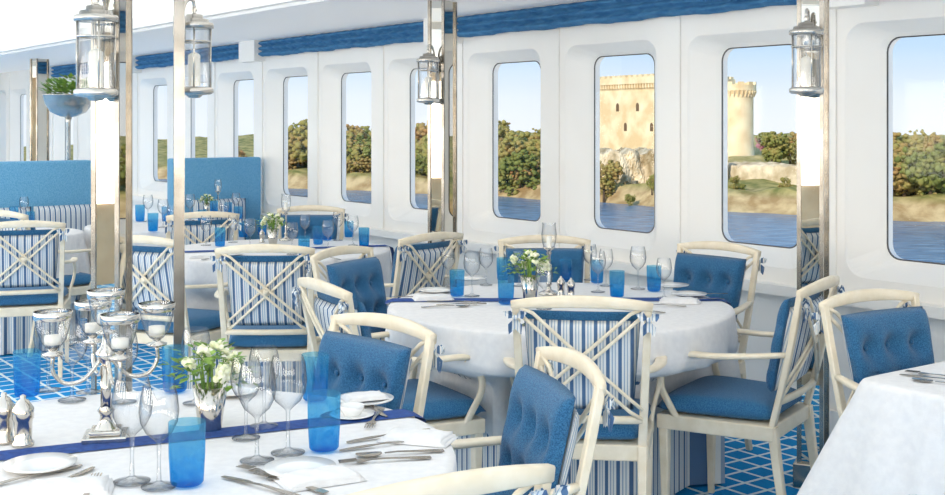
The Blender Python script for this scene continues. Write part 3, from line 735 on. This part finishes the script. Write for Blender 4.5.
for o,x,y in [(kn,215,259),(fk,250,262),(kn,330,259),(fk,300,262)]: put(o,T(x,y,0.001),towards('C',x,y))
fx,fy=TABLES['F']
def TF(a,b): 
    v=Vector((fx,fy,0))+N*a-D*b; return (v.x,v.y,TZ)
put(pt,TF(-0.25,-0.02),0); put(kn,TF(-0.27,-0.28),0.9); put(fk,TF(-0.23,-0.31),0.9); put(spn,TF(-0.31,-0.24),0.9); put(wg,TF(0.05,-0.2),0,.9); put(nk,TF(-0.25,-0.02)[:2]+(TZ+0.012,),0.7,.7)
def planter():
    e=empty('champagne_bowl_stand'); 
    bm=bmesh.new(); lathe(bm,[(0,0),(0.14,0),(0.14,0.02),(0.03,0.05),(0.018,0.1),(0.018,1.5),(0.03,1.54),(0,1.54)],24); mk('stand',bm,M['nickel'],e)
    bm=bmesh.new(); lathe(bm,[(0,1.54),(0.06,1.545),(0.14,1.58),(0.19,1.65),(0.205,1.72),(0.215,1.725),(0.2,1.73),(0.18,1.65),(0,1.6)],36); mk('bowl',bm,M['nickel'],e)
    bm=bmesh.new()
    for i in range(420):
        a=rr(); r=math.sqrt(random.random())*0.2; c=Vector((r*math.cos(a),r*math.sin(a),1.73+random.uniform(0,0.14)*(1.2-r*3)))
        d=Vector((math.cos(a),math.sin(a),random.uniform(-.3,.9))).normalized(); s=d.cross(Vector((0,0,1))).normalized(); l=random.uniform(.04,.08)
        bm.faces.new([bm.verts.new(c),bm.verts.new(c+d*l*.5+s*l*.3),bm.verts.new(c+d*l),bm.verts.new(c+d*l*.5-s*l*.3)])
    o=mk('foliage',bm,M['leaf'],e,False); o['kind']='stuff'
    return tag(e,'tall silver bowl on stand filled with green foliage','planter')
p=W(bs+0.45,3.16,0); put(planter(),(p.x,p.y,0.0))
# ------------------------------------------------------------------ outside
WZ=-6.0
bm=bmesh.new(); box(bm,-250,250,20,240,WZ-0.5,WZ); 
o=mk('river',bm,M['water'],smooth=False); tag(o,'calm blue river seen through the windows','water',kind='stuff')
P0=Vector((35.4,90,0)); U=Vector((-20-35.4,138-90,0)).normalized(); V=Vector((-U.y,U.x,0))*-1
if V.y<0: V=-V
def hgt(t,w):
    w=w+1.5*math.sin(t*0.11)+0.8*math.sin(t*0.37)
    h=-6.3+1.9*min(1,max(0,w)/2.2)
    if w>2: h+=0.035*(w-2)
    return h+0.25*math.sin(t*0.5+w*0.3)*min(1,max(0,w)/3)+0.15*math.sin(t*1.7+w)
bm=bmesh.new(); g=[]
for j in range(50):
    w=-3+j*1.5*(1+j*0.01); row=[]
    for i in range(140):
        t=-90+i*2.0; v=P0+U*t+V*w; row.append(bm.verts.new((v.x,v.y,hgt(t,w)+random.uniform(-.08,.08))))
    g.append(row)
for j in range(49):
    for i in range(139): bm.faces.new((g[j][i],g[j][i+1],g[j+1][i+1],g[j+1][i]))
o=mk('river_bank',bm,M['ground']); tag(o,'sandy grassy river bank across the water','river bank',kind='stuff')
def XP(x,z): return (x-CX)/F*z
def ZP(y,z): return EYE+(HY-y)/F*z
def cliff(x0,x1,z0,z1,ytop,zb,name,label,amp=0.8,cat='cliff',wob=0.4):
    bm=bmesh.new(); g=[]; nx,ny=110,30
    for j in range(ny+1):
        row=[]
        for i in range(nx+1):
            t=i/nx; x=x0+(x1-x0)*t; z=z0+(z1-z0)*t; top=ZP(ytop,z)+wob*math.sin(i*0.4)+random.uniform(-.1,.1)
            k=j/ny; h=zb+(top-zb)*min(1,k*1.25)
            d=amp*(math.sin(i*0.5+j*0.25)*0.5+math.sin(i*0.18)+random.uniform(-.2,.2))+ (1-k)*-1.5+ max(0,k-0.8)*45
            row.append(bm.verts.new((XP(x,z),z+d,h)))
        g.append(row)
    for j in range(ny):
        for i in range(nx): bm.faces.new((g[j][i],g[j][i+1],g[j+1][i+1],g[j+1][i]))
    o=mk(name,bm,M['rock'],smooth=False); tag(o,label,cat); return o
cliff(588,728,118,113,152,-6.2,'rocky_cliff','pale limestone cliff below the castle',0.6,wob=0.25)
cliff(716,800,115,109,166,-6.2,'stone_rampart','old stone rampart beside the river',0.1,'rampart',wob=0.08)
def castle():
    K=Vector((XP(676,138),138,0)); Lp=Vector((XP(595,152),152,0)); R_=Vector((XP(731,152),152,0)); B=Lp+R_-K
    zb=-4.0; zt=ZP(76,138)
    e=empty('castle',(K.x,K.y,zb)); off=Vector((K.x,K.y,zb))
    poly=[K,R_,B,Lp]; c=sum(poly,Vector())/4
    bm=bmesh.new()
    b=[bm.verts.new(p+Vector((0,0,zb))-off) for p in poly]; t=[bm.verts.new(p+Vector((0,0,zt))-off) for p in poly]
    bm.faces.new(t)
    for i in range(4): bm.faces.new((b[i],b[(i+1)%4],t[(i+1)%4],t[i]))
    mk('castle_keep',bm,M['castle'],e,False)
    bm=bmesh.new()
    def seg(a,b2,z0,z1,out,u0,u1):
        d=(b2-a); n=Vector((d.y,-d.x,0)).normalized()
        if n.dot(c-a)>0: n=-n
        p=a+d*u0; q_=a+d*u1
        pts=[p,q_,q_+n*out,p+n*out]
        lo=[bm.verts.new(x+Vector((0,0,z0))-off) for x in pts]; hi=[bm.verts.new(x+Vector((0,0,z1))-off) for x in pts]
        bm.faces.new(hi); bm.faces.new(lo[::-1])
        for i in range(4): bm.faces.new((lo[i],lo[(i+1)%4],hi[(i+1)%4],hi[i]))
    for a,b2 in ((K,R_),(Lp,K),(B,Lp),(R_,B)):
        seg(a,b2,zt-0.7,zt+0.1,0.45,-0.02,1.02)
        m=30
        for i in range(m):
            seg(a,b2,zt-1.2,zt-0.7,0.38,(i+0.1)/m,(i+0.5)/m)
            if i%2==0: seg(a,b2,zt+0.1,zt+0.4,0.45,i/m,(i+1)/m)
    tc=R_+Vector((0.3,0,0)); r=2.5; zt2=ZP(85,152)
    mk('battlement',bm,M['castle'],e,False)
    bm=bmesh.new(); lathe(bm,[(r*1.06,zb),(r,zb+3),(r,zt2-1.2),(r+0.35,zt2-0.7),(r+0.35,zt2),(0,zt2)],40,tc-off)
    for k in range(24):
        if k%2==0:
            a=2*math.pi*k/24; pts=[]
            for rr_,aa in ((r,a),(r+0.35,a),(r+0.35,a+0.26),(r,a+0.26)): pts.append(tc+Vector((rr_*math.cos(aa),rr_*math.sin(aa),0)))
            lo=[bm.verts.new(x+Vector((0,0,zt2))-off) for x in pts]; hi=[bm.verts.new(x+Vector((0,0,zt2+0.35))-off) for x in pts]
            bm.faces.new(hi)
            for i in range(4): bm.faces.new((lo[i],lo[(i+1)%4],hi[(i+1)%4],hi[i]))
    for k in range(32):
        a=2*math.pi*k/32; ca,sa=math.cos(a),math.sin(a); p=tc-off
        sweep(bm,[(p.x+r*ca,p.y+r*sa,zt2-zb-1.5),(p.x+(r+0.3)*ca,p.y+(r+0.3)*sa,zt2-zb-0.75)],0.16,0.3,up=(0,0,1))
    o=mk('round_tower',bm,M['castle'],e,False)
    def win(a,b2,u,z,w=0.5,h=0.9):
        d=(b2-a); n=Vector((d.y,-d.x,0)).normalized()
        if n.dot(c-a)>0: n=-n
        dd=d.normalized(); p=a+d*u+n*0.03
        bm=bmesh.new(); pts=[(-w/2,0),(w/2,0),(w/2,h*0.75),(w/4,h),(-w/4,h),(-w/2,h*0.75)]
        f=bm.faces.new([bm.verts.new(p+dd*x+Vector((0,0,z+y))-off) for x,y in pts])
        mk('castle_window',bm,M['castle_dark'],e,False)
    for u,z in ((0.3,2.8),(0.55,2.8),(0.8,2.8),(0.4,0.4),(0.72,0.4)): win(Lp,K,u,z,.6,1.0)
    for u,z in ((0.15,3.0),(0.4,3.0),(0.7,3.0),(0.2,0.6),(0.55,0.6)): win(K,R_,u,z,.5,.9)
    return tag(e,'sandstone medieval castle with battlements and round tower','castle')
castle()
def tree(w,h,seed,mat='tree'):
    random.seed(seed); e=empty('tree')
    bm=bmesh.new()
    lobes=[(Vector((random.uniform(-.6,.6)*w,random.uniform(-.6,.6)*w,h*random.uniform(.3,.9))),random.uniform(.3,.55)*w) for _ in range(9)]
    for i in range(420):
        c,r=random.choice(lobes)
        v=Vector((random.gauss(0,1),random.gauss(0,1),random.gauss(0,1))).normalized()*r*random.uniform(.5,1.15)
        ico(bm,random.uniform(0.06,0.13)*w,c+v,1,0.3,(1,1,random.uniform(.6,1.2)))
    o=mk('foliage',bm,M[mat],e,True); o['kind']='stuff'
    bm=bmesh.new(); sweep(bm,[(0,0,-0.4),(0.05,0,h*0.3),(0,0.05,h*0.6)],[0.3,0.22,0.12],[0.3,0.22,0.12],up=(0,1,0)); mk('trunk',bm,M['bark'],e)
    return tag(e,'autumn-coloured leafy tree on the river bank','tree','trees on the river bank')
tv=[tree(2.1,4.2,1),tree(1.8,4.6,2),tree(2.4,3.6,3),tree(2.0,3.2,4)]
random.seed(11)
def base(x,z):
    v=Vector((x,z,0))-P0; return hgt(v.dot(U),v.dot(V))
cnt=0
for i in range(420):
    t=-34+i*0.33+random.uniform(-.5,.5)
    w=random.choice([3.5,4,5,6,7,9,12,15,18,24])+random.uniform(-1,1)
    v=P0+U*t+V*w; px=CX+F*v.x/v.y
    s=random.uniform(.45,1.25)
    if px>950 or px<230: continue
    if any(a<px<b for a,b in ((375,408),(445,490),(546,590),(798,880),(310,338),(236,280))) : continue
    if 575<px<810:
        if w>5.5 or cnt%2: 
            cnt+=1; continue
        s*=0.28
    if px<470: s*=1.1
    cnt+=1
    put(tv[i%4],(v.x,v.y,base(v.x,v.y)-0.5),rr(),(s*1.1,s*1.1,s*random.uniform(.8,1.2)))
pk=tree(1.1,2.6,9,'pinktree'); pk['label']='pink blossoming tree beside the castle tower'
v=(XP(763,135),135); put(pk,(v[0],v[1],base(*v)+1.3),0,.8)
for x,z,s in ((604,112,.85),(652,108,.4),(780,130,.85),(772,134,.8),(790,132,.9),(785,106,.25),(630,108,.25),(735,107,.25)):
    put(tv[int(x)%4],(XP(x,z),z,base(XP(x,z),z)+0.2),rr(),s)
# ------------------------------------------------------------------ light / world / camera
w=bpy.data.worlds.new('sky'); SC.world=w; w.use_nodes=True; nt=w.node_tree; nt.nodes.clear()
out=nt.nodes.new('ShaderNodeOutputWorld'); bg=nt.nodes.new('ShaderNodeBackground'); tc=nt.nodes.new('ShaderNodeTexCoord'); sp=nt.nodes.new('ShaderNodeSeparateXYZ')
cr=nt.nodes.new('ShaderNodeValToRGB'); e=cr.color_ramp.elements
e[0].position=0.0; e[0].color=rgb(234,241,247); e[1].position=0.6; e[1].color=rgb(126,176,230)
for pos,c in ((0.02,rgb(228,238,247)),(0.06,rgb(190,218,242)),(0.2,rgb(156,202,240))):
    x=e.new(pos); x.color=c
L(nt,tc.outputs['Generated'],sp.inputs[0]); L(nt,sp.outputs['Z'],cr.inputs[0]); L(nt,cr.outputs[0],bg.inputs[0]); bg.inputs[1].default_value=1.12; L(nt,bg.outputs[0],out.inputs[0])
sl=bpy.data.lights.new('sun','SUN'); sl.energy=3.9; sl.angle=0.02; sl.color=(1,0.93,0.82)
so=bpy.data.objects.new('sun',sl); COL.objects.link(so); so.rotation_euler=Vector((0.5,0.75,-0.45)).to_track_quat('-Z','Y').to_euler(); so.location=(0,0,30)
cam=bpy.data.cameras.new('camera'); co=bpy.data.objects.new('camera',cam); COL.objects.link(co)
co.location=(0,0,EYE); co.rotation_euler=(math.pi/2,0,0); cam.sensor_width=36; cam.lens=36*F/945; cam.shift_y=-(247.5-HY)/945; cam.clip_end=1500; cam.clip_start=0.05
SC.camera=co
SC.view_settings.view_transform='Standard'; SC.view_settings.look='None'; SC.view_settings.exposure=0.0
